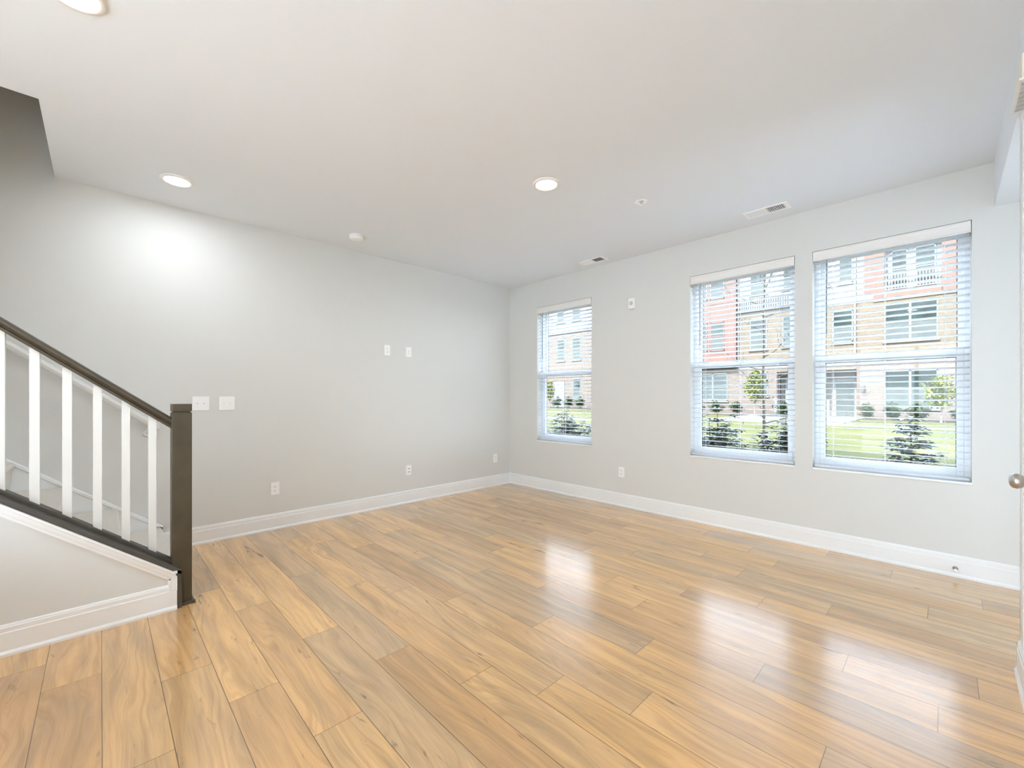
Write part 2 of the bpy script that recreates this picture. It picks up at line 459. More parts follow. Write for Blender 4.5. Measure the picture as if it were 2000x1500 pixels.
# ---- baseboards
BP = [(0,0), (.022,0), (.022,.012), (.017,.020), (.014,.024), (.014,.108), (.011,.112), (.011,.132), (.008,.136), (.008,.140), (.003,.146), (0,.146)]
def baseboard(name, spans):
    """spans: (axis, fixed, sign, a, b): profile depth grows along sign"""
    q = MB()
    for ax, f, sg, a, b in spans:
        if ax == 'Y': q.prism(BP, lambda u, v, t, f=f, sg=sg: (f+sg*u, t, v), a, b)
        else: q.prism(BP, lambda u, v, t, f=f, sg=sg: (t, f+sg*u, v), a, b)
    return struct(q.build(name, M_TRIM))
baseboard('baseboard_left', [('Y', 0, 1, -3.80, 0)])
baseboard('baseboard_front', [('X', 0, -1, .0, XA)])
baseboard('baseboard_right', [('Y', XR, -1, -1.65, -1.25), ('Y', XR, -1, YB, -2.65)])
baseboard('baseboard_alcove', [('X', -1.25, 1, XR, XA)])

# ------------------------------------------------------------------ windows
def window(i, x0, x1):
    q = MB()                                    # outer vinyl frame, filling the reveal
    y0, y1, t = .085, .165, .034
    q.box(x0, x0+t, y0, y1, WZ0, WZ1).box(x1-t, x1, y0, y1, WZ0, WZ1).box(x0+t, x1-t, y0, y1, WZ0, WZ0+t).box(x0+t, x1-t, y0, y1, WZ1-t, WZ1)
    f = struct(q.build('window_%d' % i, M_VINYL, bevel=.003))
    a, b = x0+t, x1-t
    zm = 1.51
    def sash(name, ya, yb, z0, z1, st, rb, rt):
        q = MB()
        q.box(a, a+st, ya, yb, z0, z1).box(b-st, b, ya, yb, z0, z1).box(a+st, b-st, ya, yb, z0, z0+rb).box(a+st, b-st, ya, yb, z1-rt, z1)
        o = q.build(name, M_VINYL, f, bevel=.002)
        ym = (ya+yb)/2
        q = MB(); q.box(a+st, b-st, ym-.003, ym+.003, z0+rb, z1-rt); q.build('pane', M_GLASS, o)
        q = MB(); e = .004
        for p in ((a+st, a+st+e, z0+rb, z1-rt), (b-st-e, b-st, z0+rb, z1-rt), (a+st, b-st, z0+rb, z0+rb+e), (a+st, b-st, z1-rt-e, z1-rt)):
            q.box(p[0], p[1], ym+.0035, ym+.012, p[2], p[3])
        q.build('gasket', M_GASKET, o)
        return o
    sash('upper_sash', .130, .160, zm-.01, WZ1-t, .030, .045, .035)
    lo = sash('lower_sash', .090, .122, WZ0+t, zm+.035, .036, .052, .050)
    q = MB(); q.box((a+b)/2-.03, (a+b)/2+.03, .078, .092, zm+.030, zm+.040); q.build('sash_lock', M_VINYL, lo)
    q = MB(); q.box(x0, x1, -.008, .085, WZ0-.012, WZ0+.004)
    q.build('window_sill', M_TRIM, f, bevel=.003)
for i, (a, b) in enumerate(WINS): window(i+1, a, b)

def blind(i, x0, x1, label):
    r = thing('window_blind', label, 'blind', ((x0+x1)/2, .04, WZ1), 'white horizontal blinds in the three windows')
    L = Vector((-(x0+x1)/2, -.04, -WZ1))
    def B(q, name, m, parent=r, **k):
        for v in q.bm.verts: v.co += L
        return q.build(name, m, parent, **k)
    a, b = x0+.006, x1-.006
    q = MB()                                    # valance with a small crown lip
    vp = [(.000,.0), (.012,.0), (.012,.078), (.0,.078), (-.004,.070), (-.004,.060), (-.001,.052), (-.001,.010), (-.003,.006)]
    q.prism(vp, lambda u, v, t: (t, -.002+u, WZ1-.082+v), a-.002, b+.002)
    B(q, 'valance', M_VAL)
    q = MB(); q.box(a, b, .014, .068, WZ1-.058, WZ1-.006); B(q, 'headrail', M_SLAT)
    n = 0; z = WZ1-.092
    th = math.radians(7.5); c, s_ = math.cos(th), math.sin(th)
    q = MB(); zs = []
    while z > WZ0+.055:
        zs.append(z); y = .040
        prof = []
        for k in range(7):                      # a shallow crowned slat
            u = -.025+.05*k/6; h = .0022*(1-(u/.025)**2)
            prof.append((u, h+.0013))
        for k in range(6, -1, -1):
            u = -.025+.05*k/6; h = .0022*(1-(u/.025)**2)
            prof.append((u, h-.0013))
        q.prism(prof, lambda u, v, t, y=y, z=z: (t, y+u*c+v*s_, z-u*s_+v*c), a+.003, b-.003)
        z -= .0445
    B(q, 'slats', M_SLAT)
    q = MB(); q.box(a+.003, b-.003, .016, .066, WZ0+.012, WZ0+.030); B(q, 'bottom_rail', M_SLAT, bevel=.003)
    wd = b-a
    for f in ((.14, .5, .86) if wd > .8 else (.2, .8)):
        q = MB(); x = a+wd*f
        for dy in (.0155, .0645): q.tube([(x, dy, WZ0+.03), (x, dy, WZ1-.06)], .0008, 5)
        q.tube([(x+.006, .040, WZ0+.03), (x+.006, .040, WZ1-.06)], .0008, 5)
        B(q, 'ladder_cord', M_CORD)
    q = MB(); q.tube([(x0+.093, .004, WZ1-.075), (x0+.093, .002, 1.72)], [.0028, .0034], 8)
    q.tube([(x0+.093, .020, WZ1-.07), (x0+.093, .004, WZ1-.078)], .002, 6)
    B(q, 'tilt_wand', M_WAND)
    return r
blind(0, *WINS[0], 'white slatted blind in the narrow-looking far left window beside the room corner')
blind(1, *WINS[1], 'white slatted blind in the middle window, below the larger ceiling vent')
blind(2, *WINS[2], 'white slatted blind in the right window, nearest the bulkhead')

# ------------------------------------------------------------------ stairs
SL = .789
def capz(y): return .234 + SL*(-3.841-y)        # near top edge of the dark cap
YT = -5.10                                       # how far up the knee wall is built
# knee wall under the cap
q = MB()
zc = lambda y: capz(y)-.028
pts = [(-3.842, 0), (-3.842, zc(-3.842)), (YT, zc(YT)), (YT, 0)]
q.prism(pts, lambda u, v, t: (t, u, v), 1.075, 1.215); struct(q.build('wall_stair', M_WALL))
q = MB()
q.prism(BP, lambda u, v, t: (1.215+u, t, v), YT, -3.842); struct(q.build('baseboard_stair', M_TRIM))
q = MB(); q.box(1.075, 1.215, YB, YT, 0, CZ); struct(q.build('wall_stair_added', M_WALL))  # added unseen wall, keeps glazing light out of the stairwell
# moulding under the cap, following the slope then down to the baseboard
q = MB()
mp = [(0, 0), (.026, 0), (.026, -.010), (.019, -.014), (.017, -.030), (.013, -.040), (.013, -.048), (.004, -.056), (0, -.056)]
q.prism(mp, lambda u, v, t: (1.215+u, t, zc(t)+v*1.22), YT, -3.842)
q.prism([(u, -v) for u, v in mp], lambda u, v, t: (1.215+u, -3.842-v*.72, t), .112, zc(-3.86))
struct(q.build('trim_1', M_TRIM))

rail = thing('stair_railing', 'dark wood stair handrail with square newel post and flat white balusters', 'railing', (1.14, -3.815, 0))
RO = Vector((-1.14, 3.815, 0))
def RB(q, name, m, parent=rail, **k):
    for v in q.bm.verts: v.co += RO
    return q.build(name, m, parent, **k)
# newel: shaft, groove, cap block
q = MB(); cx, cy, hw = 1.144, -3.8145, .0465
q.box(cx-hw, cx+hw, cy-hw, cy+hw, 0, 1.126).box(cx-hw+.005, cx+hw-.005, cy-hw+.005, cy+hw-.005, 1.126, 1.134)
q.box(cx-hw, cx+hw, cy-hw, cy+hw, 1.134, 1.177)
nw = RB(q, 'newel_post', M_DARK, bevel=.002)
q = MB(); e = .016
sp_ = [(0,0), (e,0), (e*.92,e*.4), (e*.7,e*.72), (e*.4,e*.94), (0,e)]
q.prism(sp_, lambda u, v, t: (cx+hw+u, t, v), cy-.010, cy+hw+e)
q.prism(sp_, lambda u, v, t: (t, cy+hw+u, v), cx-hw-e, cx+hw+e)
RB(q, 'shoe_moulding', M_DARK, nw)
# cap board on the knee wall, turning down at its end
q = MB()
q.prism([(1.062, -.028), (1.226, -.028), (1.226, -.004), (1.222, 0), (1.066, 0), (1.062, -.004)], lambda u, v, t: (u, t, capz(t)+v), YT, -3.822)
q.box(1.195, 1.226, -3.842, -3.820, 0, capz(-3.822)-.002)
RB(q, 'cap_board', M_DARKCAP)
# fillets between balusters are one strip with the plowed shoe rail
q = MB()
q.prism([(1.100, -.001), (1.166, -.001), (1.166, .020), (1.160, .024), (1.106, .024), (1.100, .020)], lambda u, v, t: (u, t, capz(t)+v), YT, -3.861)
RB(q, 'shoe_rail', M_DARKCAP)
# handrail
q = MB()
hp = [(1.115, 0), (1.165, 0), (1.165, .016), (1.160, .022), (1.166, .030), (1.176, .036), (1.177, .050), (1.170, .060), (1.155, .066), (1.125, .066),
      (1.110, .060), (1.103, .050), (1.104, .036), (1.114, .030), (1.120, .022), (1.115, .016)]
hz = lambda y: 1.032 + SL*(-3.859-y)
q.prism(hp, lambda u, v, t: (u, t, hz(t)+v), YT, -3.861)
RB(q, 'handrail', M_DARK)
# balusters
y = -3.945; k = 0
proto = None
while y > -5.0:
    q = MB(); hw2 = .0172
    q.box(1.118, 1.152, y-hw2, y+hw2, capz(y+hw2)+.010, hz(y+hw2)+.006)
    # oblique ends following the slope
    for v in q.bm.verts:
        if v.co.z < 1.0+SL*(-3.9-y)-.3 : v.co.z = capz(v.co.y)+.004
        else: v.co.z = hz(v.co.y)+.004
    RB(q, 'baluster', M_BAL)
    y -= .1118; k += 1

# the flight itself
st = thing('staircase', 'straight stair with cream carpeted steps and white skirt boards between wall and knee wall', 'staircase', (.54, -3.84, 0))
SO = Vector((-.54, 3.84, 0))
def SB(q, name, m, parent=st, **k):
    for v in q.bm.verts: v.co += SO
    return q.build(name, m, parent, **k)
RISE, RUN = .1965, .249
for i in range(10):
    yr = -3.835 - i*RUN; zt = RISE*(i+1)
    q = MB()
    nose = [(yr-.006, zt-RISE+(.0 if i == 0 else -.02)), (yr+.004, zt-.045), (yr+.016, zt-.034), (yr+.022, zt-.018), (yr+.018, zt-.005), (yr+.008, zt), (yr-RUN-.012, zt), (yr-RUN-.012, zt-RISE-(0 if i == 0 else .02))]
    if i == 0: nose[-1] = (yr-RUN-.012, 0)
    q.prism(nose, lambda u, v, t: (t, u, v), .022, 1.058)
    SB(q, 'step', M_CARPET)
q = MB()
ks = lambda y: .205+.768*(-3.807-y)
# wall skirt: flat board and cap moulding, with the vertical return at the foot
q.prism([(-3.818, 0), (-3.818, ks(-3.818)-.012), (-6.58, ks(-6.58)-.012), (-6.58, ks(-6.58)-.9), (-4.9, 0)], lambda u, v, t: (t, u, v), .001, .014)
SB(q, 'skirt_board', M_TRIM)
q = MB()
q.prism([(.001, -.034), (.018, -.034), (.024, -.026), (.024, -.008), (.019, 0), (.001, 0)], lambda u, v, t: (u, t, ks(t)+v), -6.58, -3.806)
q.prism([(.001, 0), (.001, .026), (.024, .026), (.024, .002), (.020, 0)], lambda u, v, t: (u, -3.806-v, t), 0, ks(-3.806)-.004)
SB(q, 'skirt_moulding', M_TRIM)
q = MB()
q.prism([(-3.875, 0), (-3.875, capz(-3.875)-.03), (-6.58, capz(-6.58)-.03), (-6.58, capz(-6.58)-.9), (-4.9, 0)], lambda u, v, t: (t, u, v), 1.060, 1.074)
SB(q, 'inner_skirt_board', M_TRIM)

# wall-side handrail
wr = thing('wall_handrail', 'white painted handrail fixed to the left wall above the stairs', 'handrail', (.0, -3.87, .99))
WO = Vector((0, 3.87, -.99))
def WB(q, name, m, parent=wr, **k):
    for v in q.bm.verts: v.co += WO
    return q.build(name, m, parent, **k)
q = MB(); wz = lambda y: .985 + .765*(-3.884-y)
q.prism([(.060, 0), (.090, 0), (.098, .012), (.102, .035), (.096, .055), (.080, .062), (.066, .060), (.052, .050), (.048, .030), (.052, .012)],
        lambda u, v, t: (u, t, wz(t)+v), -6.58, -3.866)
WB(q, 'rail', M_BAL)
for yb in (-3.90, -4.85, -5.8):
    q = MB(); z = wz(yb)
    q.tube([(.001, yb, z-.062), (.050, yb, z-.058), (.072, yb, z-.030), (.075, yb, z+.004)], [.007, .006, .006, .006], 8)
    q.lathe([(0, .001), (.026, .001), (.026, .005), (.018, .009), (0, .009)], (0, yb, z-.062), 'X', 20)
    WB(q, 'bracket', M_BAL)
q = MB(); q.box(.001, .097, -3.866, -3.826, wz(-3.866)-.004, wz(-3.866)+.055); WB(q, 'wall_return', M_BAL, bevel=.006)

# ------------------------------------------------------------------ wall plates
def plate(name, pos, wall, label, cat, kind, w_=.070, h_=.114, group=None):
    """wall 'L' faces +x at x=0, 'F' faces -y at y=0; local frame: a across, d out of the wall, v up"""
    r = thing(name, label, cat, pos, group)
    fn = (lambda a, d, v: (d, a, v)) if wall == 'L' else (lambda a, d, v: (a, -d, v))
    def bx(q, a0, a1, d0, d1, v0, v1):
        p, s2 = fn(a0, d0, v0), fn(a1, d1, v1)
        q.box(min(p[0],s2[0]), max(p[0],s2[0]), min(p[1],s2[1]), max(p[1],s2[1]), min(p[2],s2[2]), max(p[2],s2[2]))
    q = MB(); bx(q, -w_/2, w_/2, .0005, .006, -h_/2, h_/2); q.build('cover_plate', M_PLATE, r, bevel=.0025)
    def screw(a, v):
        q = MB(); bx(q, a-.003, a+.003, .0055, .0072, v-.003, v+.003); q.build('screw', M_PLATE, r)
    if kind == 'outlet':
        for zc_ in (.0195, -.0195):
            q = MB(); bx(q, -.017, .017, .005, .0082, zc_-.0145, zc_+.0145); f = q.build('socket_face', M_PLATE, r, bevel=.002)
            q = MB()
            bx(q, -.0078, -.0052, .0075, .0086, zc_-.001, zc_+.0085); bx(q, .0052, .0078, .0075, .0086, zc_-.001, zc_+.0070)
            bx(q, -.0025, .0025, .0075, .0086, zc_-.0100, zc_-.0050); q.build('slot', M_SLOT, f)
        screw(0, 0)
    elif kind == 'switch':
        for a in ((-.023, .023) if w_ > .1 else (0,)):
            q = MB(); bx(q, a-.0055, a+.0055, .0055, .0070, -.0125, .0125); f = q.build('toggle_collar', M_PLATE, r)
            q = MB()
            pr = [(.006, -.004), (.006, .006), (.019, .012), (.0205, .005)]
            q.prism(pr, lambda u, v, t: fn(t, u, v), a-.004, a+.004); q.build('toggle', M_PLATE, f)
            screw(a, .030); screw(a, -.030)
    elif kind == 'media':
        for zc_ in (.016, -.020):
            q = MB(); bx(q, -.014, .014, .0055, .0075, zc_-.007, zc_+.007); f = q.build('jack_frame', M_PLATE, r)
            for s_ in (-1, 1):
                q = MB(); bx(q, s_*.007-.005, s_*.007+.005, .0070, .0080, zc_-.004, zc_+.004); q.build('jack', M_SLOT, f)
    elif kind == 'jacks':
        q = MB(); bx(q, -.0165, .0165, .0055, .0078, -.033, .033); f = q.build('insert', M_PLATE, r, bevel=.001)
        q = MB(); q.lathe([(0, .0115), (.0030, .0115), (.0048, .0110), (.0048, .0070)], (0, 0, .012), 'X', 14); q.build('coax_jack', M_GREYPLASTIC, f)
        q = MB(); bx(q, -.006, .006, .0070, .0084, -.020, -.010); q.build('network_jack', M_GREYPLASTIC, f)
        screw(0, .045); screw(0, -.045)
    return r
GS = 'double light switches on the left wall'
plate('light_switch', (0, -3.562, 1.163), 'L', 'white double light switch plate next to the top of the newel post', 'switch', 'switch', .116, .116, GS)
plate('light_switch', (0, -3.380, 1.163), 'L', 'white double light switch plate, the one farther from the newel post', 'switch', 'switch', .116, .116, GS)
GO = 'wall outlets above the baseboards'
plate('wall_outlet', (0, -3.006, .375), 'L', 'white outlet low on the left wall, nearest the stairs', 'outlet', 'outlet', group=GO)
plate('wall_outlet', (0, -.282, .377), 'L', 'white outlet low on the left wall beside the room corner', 'outlet', 'outlet', group=GO)
plate('wall_outlet', (1.792, 0, .381), 'F', 'white outlet low on the window wall between the far left and middle windows', 'outlet', 'outlet', group=GO)
plate('wall_outlet', (0, -1.887, 1.734), 'L', 'white outlet high on the left wall, left of the jack plate', 'outlet', 'outlet', group='plates at television height')
plate('media_plate', (0, -1.619, 1.731), 'L', 'white jack plate high on the left wall with one round port', 'wall plate', 'jacks', group='plates at television height')
plate('media_plate', (0, -1.619, .377), 'L', 'white low wall plate with two dark pairs of ports', 'wall plate', 'media')

# alarm sounder on the window wall
al = thing('alarm_sounder', 'small white wall alarm box with round grey speaker, left of the middle window', 'alarm', (1.924, 0, 2.236))
q = MB(); q.box(-.036, .036, -.024, -.0005, -.058, .058); q.build('housing', M_PLATE, al, bevel=.006)
q = MB(); q.lathe([(0, -.0275), (.018, -.0275), (.021, -.0255), (.021, -.020)], (0, 0, 0), 'Y', 28); q.build('speaker', M_GREYPLASTIC, al)
q = MB(); q.lathe([(0, -.034), (.003, -.034), (.004, -.026)], (0, 0, 0), 'Y', 12); q.build('speaker_hub', M_PLATE, al)
q = MB(); q.box(-.033, .033, -.022, -.004, -.064, -.058); q.build('strobe_lens', mat('pale_lens', (.80,.74,.66), .2, var=.02), al)

# ------------------------------------------------------------------ ceiling fixtures
def downlight(x, y, label):
    r = thing('ceiling_light', label, 'light', (x, y, CZ), 'round recessed ceiling lights')
    q = MB(); q.lathe([(.096, -.0005), (.096, -.004), (.090, -.010), (.078, -.012), (.074, -.009), (.073, -.004), (.073, -.0005)], (0,0,0), 'Z', 48)
    q.build('trim_ring', M_TRIMRING, r, smooth=True)
    q = MB(); q.lathe([(.0735, -.0045), (.060, -.0085), (.035, -.0105), (0, -.011)], (0,0,0), 'Z', 48)
    q.build('lens', M_LENS, r, smooth=True)
    ld = bpy.data.lights.new('lamp', 'AREA'); ld.shape = 'DISK'; ld.size = .14; ld.energy = LAMP; ld.color = LAMPCOL
    lo = bpy.data.objects.new('lamp', ld); COL.objects.link(lo); lo.parent = r; lo.location = (0, 0, -.0125)
    return r
downlight(2.02, -4.233, 'recessed ceiling light, the closest to us, cut by the top edge of the picture')
downlight(.537, -3.771, 'recessed ceiling light beside the left wall, near the stairwell opening')
downlight(2.316, -1.872, 'recessed ceiling light in the middle of the ceiling, left of the sprinkler')
for x, y in ((3.9, -5.7),):  # added unseen downlight, extra fill from behind the camera
    downlight(x, y, 'added recessed ceiling light for fill, unseen behind the camera')

sd = thing('smoke_detector', 'small white round smoke detector on the ceiling near the left wall', 'smoke detector', (.425, -2.425, CZ))
q = MB(); q.lathe([(.062, -.0005), (.064, -.004), (.064, -.012), (.061, -.014)], (0,0,0), 'Z', 40); q.lathe([(0,-.0006),(.061,-.0006)], (0,0,0), 'Z', 40)
q.build('base_ring', M_PLATE, sd, smooth=False)
q = MB(); q.lathe([(.058, -.014), (.062, -.017), (.062, -.027), (.054, -.038), (.036, -.044), (0, -.046)], (0,0,0), 'Z', 40); q.build('dome', M_PLATE, sd, smooth=True)
q = MB(); q.lathe([(.0605, -.012), (.0605, -.019)], (0,0,0), 'Z', 40); q.build('air_gap', M_GREYPLASTIC, sd)

sk = thing('fire_sprinkler', 'small white recessed fire sprinkler in the ceiling, right of the middle light', 'sprinkler', (2.652, -1.135, CZ))
q = MB(); q.lathe([(.045, -.0005), (.046, -.004), (.040, -.008), (.026, -.007), (.020, -.0005)], (0,0,0), 'Z', 32); q.build('escutcheon', M_PLATE, sk, smooth=True)
q = MB(); q.lathe([(.008, -.0005), (.008, -.014), (.005, -.018), (.005, -.026)], (0,0,0), 'Z', 14); q.build('nozzle', M_GREYPLASTIC, sk)
q = MB(); q.lathe([(0, -.026), (.013, -.026), (.013, -.0275), (0, -.0275)], (0,0,0), 'Z', 16)
for s_ in (-1, 1): q.box(s_*.009-.001, s_*.009+.001, -.0015, .0015, -.026, -.008)
q.build('deflector', M_PLATE, sk)

def vent(x0, x1, y0, y1, label):
    cx_, cy_ = (x0+x1)/2, (y0+y1)/2
    r = thing('ceiling_vent', label, 'vent', (cx_, cy_, CZ), 'white supply vents in the ceiling by the windows')
    hw_, hd = (x1-x0)/2, (y1-y0)/2; f = .018
    q = MB()
    q.box(-hw_, hw_, -hd, -hd+f, -.007, -.0005).box(-hw_, hw_, hd-f, hd, -.007, -.0005)
    q.box(-hw_, -hw_+f+.010, -hd+f, hd-f, -.007, -.0005).box(hw_-f-.010, hw_, -hd+f, hd-f, -.007, -.0005).box(-.006, .006, -hd+f, hd-f, -.007, -.0005)
    q.build('frame', M_VENT, r, bevel=.0015)
    q = MB(); q.box(-hw_+.02, hw_-.02, -hd+f, hd-f, -.0012, -.0004); q.build('duct', M_VENTDARK, r)
    n = 9; iw = hw_-f-.010-.006
    for side in (-1, 1):                        # louvers lean away from the middle on both halves
        for k in range(n):
            xx = side*(.006 + iw*(k+.5)/n)
            q = MB()
            q.prism([(-.0045*side*1, -.0012), (-.0045*side+.0012, -.0012), (.0042*side+.0012, -.0072), (.0042*side, -.0072)],
                    lambda u, v, t, xx=xx: (xx+u, t, v), -hd+f, hd-f)
            q.build('louver', M_VENT, r)
    return r
vent(3.132, 3.447, -.335, -.188, 'larger-looking white ceiling vent above the middle window')
vent(1.402, 1.714, -.282, -.138, 'smaller-looking white ceiling vent above the far left window')

# ------------------------------------------------------------------ right side: door, knob, chime, door stop
door = thing('door_1', 'white door at the right edge with a round nickel knob', 'door', (XR+.03, -2.15, 0))
door['kind'] = 'structure'
del door['label']; del door['category']
DO = Vector((-(XR+.03), 2.15, 0))
def DB(q, name, m, parent=door, **k):
    for v in q.bm.verts: v.co += DO
    return q.build(name, m, parent, **k)
q = MB(); q.box(XR+.008, XR+.043, -2.545, -1.755, .012, 2.045)
for z0, z1 in ((.18, .95), (1.10, 1.90)):
    for y0, y1 in ((-2.45, -2.20), (-2.10, -1.85)): q.box(XR+.003, XR+.009, y0, y1, z0, z1)
DB(q, 'door_leaf', M_DOORP, bevel=.002)
q = MB()
q.lathe([(0, .007), (.031, .007), (.031, .001), (.028, -.004), (.0125, -.006), (.0115, -.032), (.016, -.038), (.0245, -.046), (.0275, -.056), (.0255, -.066), (.018, -.073), (.008, -.0755), (0, -.076)], (XR, -1.825, .920), 'X', 36)
DB(q, 'door_knob', M_NICKEL, smooth=True)
q = MB()
cp = [(0, 0), (.018, 0), (.018, .05), (.012, .058), (.012, .085), (0, .088)]
for s_, yy in ((1, -1.74), (-1, -2.56)):
    q.prism(cp, lambda u, v, t, s_=s_, yy=yy: (XR-u, yy+s_*(.088-v), t), 0, 2.06+.088)
q.prism(cp, lambda u, v, t: (XR-u, t, 2.06+.088-v), -2.56, -1.74)
DB(q, 'door_casing', M_TRIM)
q = MB(); q.box(XR+.0, XR+.12, -1.755, -1.74, 0, 2.06).box(XR, XR+.12, -2.56, -2.545, 0, 2.06).box(XR, XR+.12, -2.545, -1.755, 2.047, 2.06)
q.box(XR+.044, XR+.056, -2.545, -1.755, 0, 2.047)
DB(q, 'door_jamb', M_TRIM)

ch = thing('door_chime', 'white box with slatted underside high on the right wall', 'door chime', (XR, -1.70, 2.38))
q = MB(); q.box(-.045, -.0005, -.125, .125, -.035, .055); q.build('cover', mat('chime_cover', (.80,.77,.71), .5, var=.01), ch, bevel=.002)
q = MB(); q.box(-.052, -.0005, -.130, .130, -.043, -.035); q.build('lip', M_TRIM, ch, bevel=.001)
for k in range(7):
    q = MB(); y = -.105+k*.034; q.box(-.044, -.006, y-.010, y+.010, -.047, -.043); q.build('grille_bar', M_GREYPLASTIC, ch)

ds = thing('door_stop', 'short metal door stop screwed to the window wall baseboard at the right', 'door stop', (4.356, -.014, .060))
q = MB(); q.lathe([(0, -.001), (.013, -.001), (.013, -.004), (.006, -.007), (.005, -.045), (.0065, -.047), (.0065, -.050)], (0,0,0), 'Y', 20); q.build('stem', M_NICKEL, ds, smooth=True)
q = MB(); q.lathe([(.0085, -.050), (.0095, -.053), (.0095, -.062), (.007, -.066), (0, -.066)], (0,0,0), 'Y', 20); q.build('rubber_tip', M_PLATE, ds, smooth=True)

# added glazed door at the alcove end, unseen, to let in daylight
q = MB(); a, b, z0, z1, t = -1.17, -.66, .02, 2.30, .06
q.box(XA+.04, XA+.085, a, a+t, z0, z1).box(XA+.04, XA+.085, b-t, b, z0, z1).box(XA+.04, XA+.085, a+t, b-t, z0, z0+.12).box(XA+.04, XA+.085, a+t, b-t, z1-t, z1)
fd = struct(q.build('door_added', M_DOORP, bevel=.003))
q = MB(); q.box(XA+.060, XA+.066, a+t, b-t, z0+.12, z1-t); q.build('pane', M_GLASS, fd)
# ------------------------------------------------------------------ added back glazing, an unseen daylight source behind the camera
for i, (a, b, z0, z1) in enumerate(BH):
    q = MB(); t = .06; y0, y1 = YB-.12, YB-.06
    q.box(a, a+t, y0, y1, z0, z1).box(b-t, b, y0, y1, z0, z1).box(a+t, b-t, y0, y1, z0, z0+t).box(a+t, b-t, y0, y1, z1-t, z1)
    for f_ in (.25, .5, .75): q.box(a+(b-a)*f_-.03, a+(b-a)*f_+.03, y0, y1, z0+t, z1-t)
    f = struct(q.build('window_%d' % (4+i), M_VINYL))
    q = MB(); q.box(a+t, b-t, YB-.093, YB-.087, z0+t, z1-t); q.build('pane', M_GLASS, f)

# added unseen terrace, pale so it bounces daylight indoors
q = MB(); q.box(-9, 14, -24, YB-.2, -.3, -.10).box(XA+.2, 14, YB-.2, .15, -.3, -.10); struct(q.build('ground_terrace_added', mat('bounce_paving', (.60,.62,.64), .9, var=.05)))
# ------------------------------------------------------------------ outside: ground
def gz(x, y): return -.13 + (.012*min(24, max(0, -x-1)) if y > 12 else 0)*min(1, (y-12)/8 if y > 12 else 0)
q = MB(); bm = q.bm
gx = [-60+4*i for i in range(26)]; gy = [.34, 4, 8, 12, 14, 16, 18, 20, 23, 26, 30.2]
grid = [[bm.verts.new((x, y, gz(x, y))) for x in gx] for y in gy]
for j in range(len(gy)-1):
    for i in range(len(gx)-1): bm.faces.new([grid[j][i], grid[j][i+1], grid[j+1][i+1], grid[j+1][i]])
struct(q.build('ground', M_LAWN))
def strip(name, x0, x1, y0, y1, m, h=.025, n=24):
    q = MB(); bm = q.bm
    P = []
    for i in range(n+1):
        x = x0+(x1-x0)*i/n
        P.append([bm.verts.new((x, yy, gz(x, yy)+dz)) for yy, dz in ((y0, -.05), (y1, -.05), (y1, h), (y0, h))])
    for A, B in zip(P, P[1:]):
        for k in range(4): bm.faces.new([A[k], A[(k+1)%4], B[(k+1)%4], B[k]])
    bm.faces.new(P[0]); bm.faces.new(P[-1][::-1])
    return struct(q.build(name, m))
strip('path_walk', -26, 22, 20.2, 21.3, M_CONC)
strip('path_entry', -1.5, .75, 21.3, 30, M_CONC, n=4)
strip('path_side', -5.4, -2.4, 21.3, 30, M_CONC, n=4)
strip('path_near', -30, -8, 14.6, 15.9, M_CONC)
strip('bed_right', .9, 9, 27.6, 30, M_MULCH, n=6)
strip('bed_left', -24, -5.5, 27.6, 30, M_MULCH, n=12)
for n_ in ('path_walk', 'path_entry', 'path_side', 'path_near', 'bed_right', 'bed_left'): pass

# ------------------------------------------------------------------ the row of houses opposite
FY = 30.0
hs = thing('townhouse_row', 'four-storey brick, white and red panelled townhouses across the lawn', 'building', (-8, FY, 0))
HO = Vector((8, -FY, 0))
def HB(q, name, m, parent=hs, **k):
    for v in q.bm.verts: v.co += HO
    return q.build(name, m, parent, **k)
def hwall(name, x0, x1, z0, z1, m, d=0., dep=.4):
    q = MB(); q.box(x0, x1, FY+d, FY+d+dep, z0, z1); return HB(q, name, m)
TOP = 11.7
# brick storeys
RX = (-1.35, .39)            # recessed entry
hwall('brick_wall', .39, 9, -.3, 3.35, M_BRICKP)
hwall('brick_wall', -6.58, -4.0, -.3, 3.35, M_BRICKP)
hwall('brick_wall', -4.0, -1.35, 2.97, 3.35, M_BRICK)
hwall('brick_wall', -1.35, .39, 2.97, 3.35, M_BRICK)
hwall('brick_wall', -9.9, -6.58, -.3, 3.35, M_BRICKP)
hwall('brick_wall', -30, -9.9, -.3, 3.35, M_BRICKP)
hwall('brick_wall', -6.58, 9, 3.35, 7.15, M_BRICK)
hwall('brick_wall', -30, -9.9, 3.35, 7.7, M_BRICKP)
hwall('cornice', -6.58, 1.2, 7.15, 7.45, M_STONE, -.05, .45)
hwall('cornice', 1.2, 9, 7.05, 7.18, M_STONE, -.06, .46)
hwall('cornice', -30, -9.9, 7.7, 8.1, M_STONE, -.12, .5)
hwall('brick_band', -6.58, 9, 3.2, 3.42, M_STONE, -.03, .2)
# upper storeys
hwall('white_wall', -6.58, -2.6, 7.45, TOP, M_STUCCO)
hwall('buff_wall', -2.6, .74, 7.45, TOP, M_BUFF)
hwall('white_wall', -30, -9.9, 8.1, TOP, M_STUCCO)
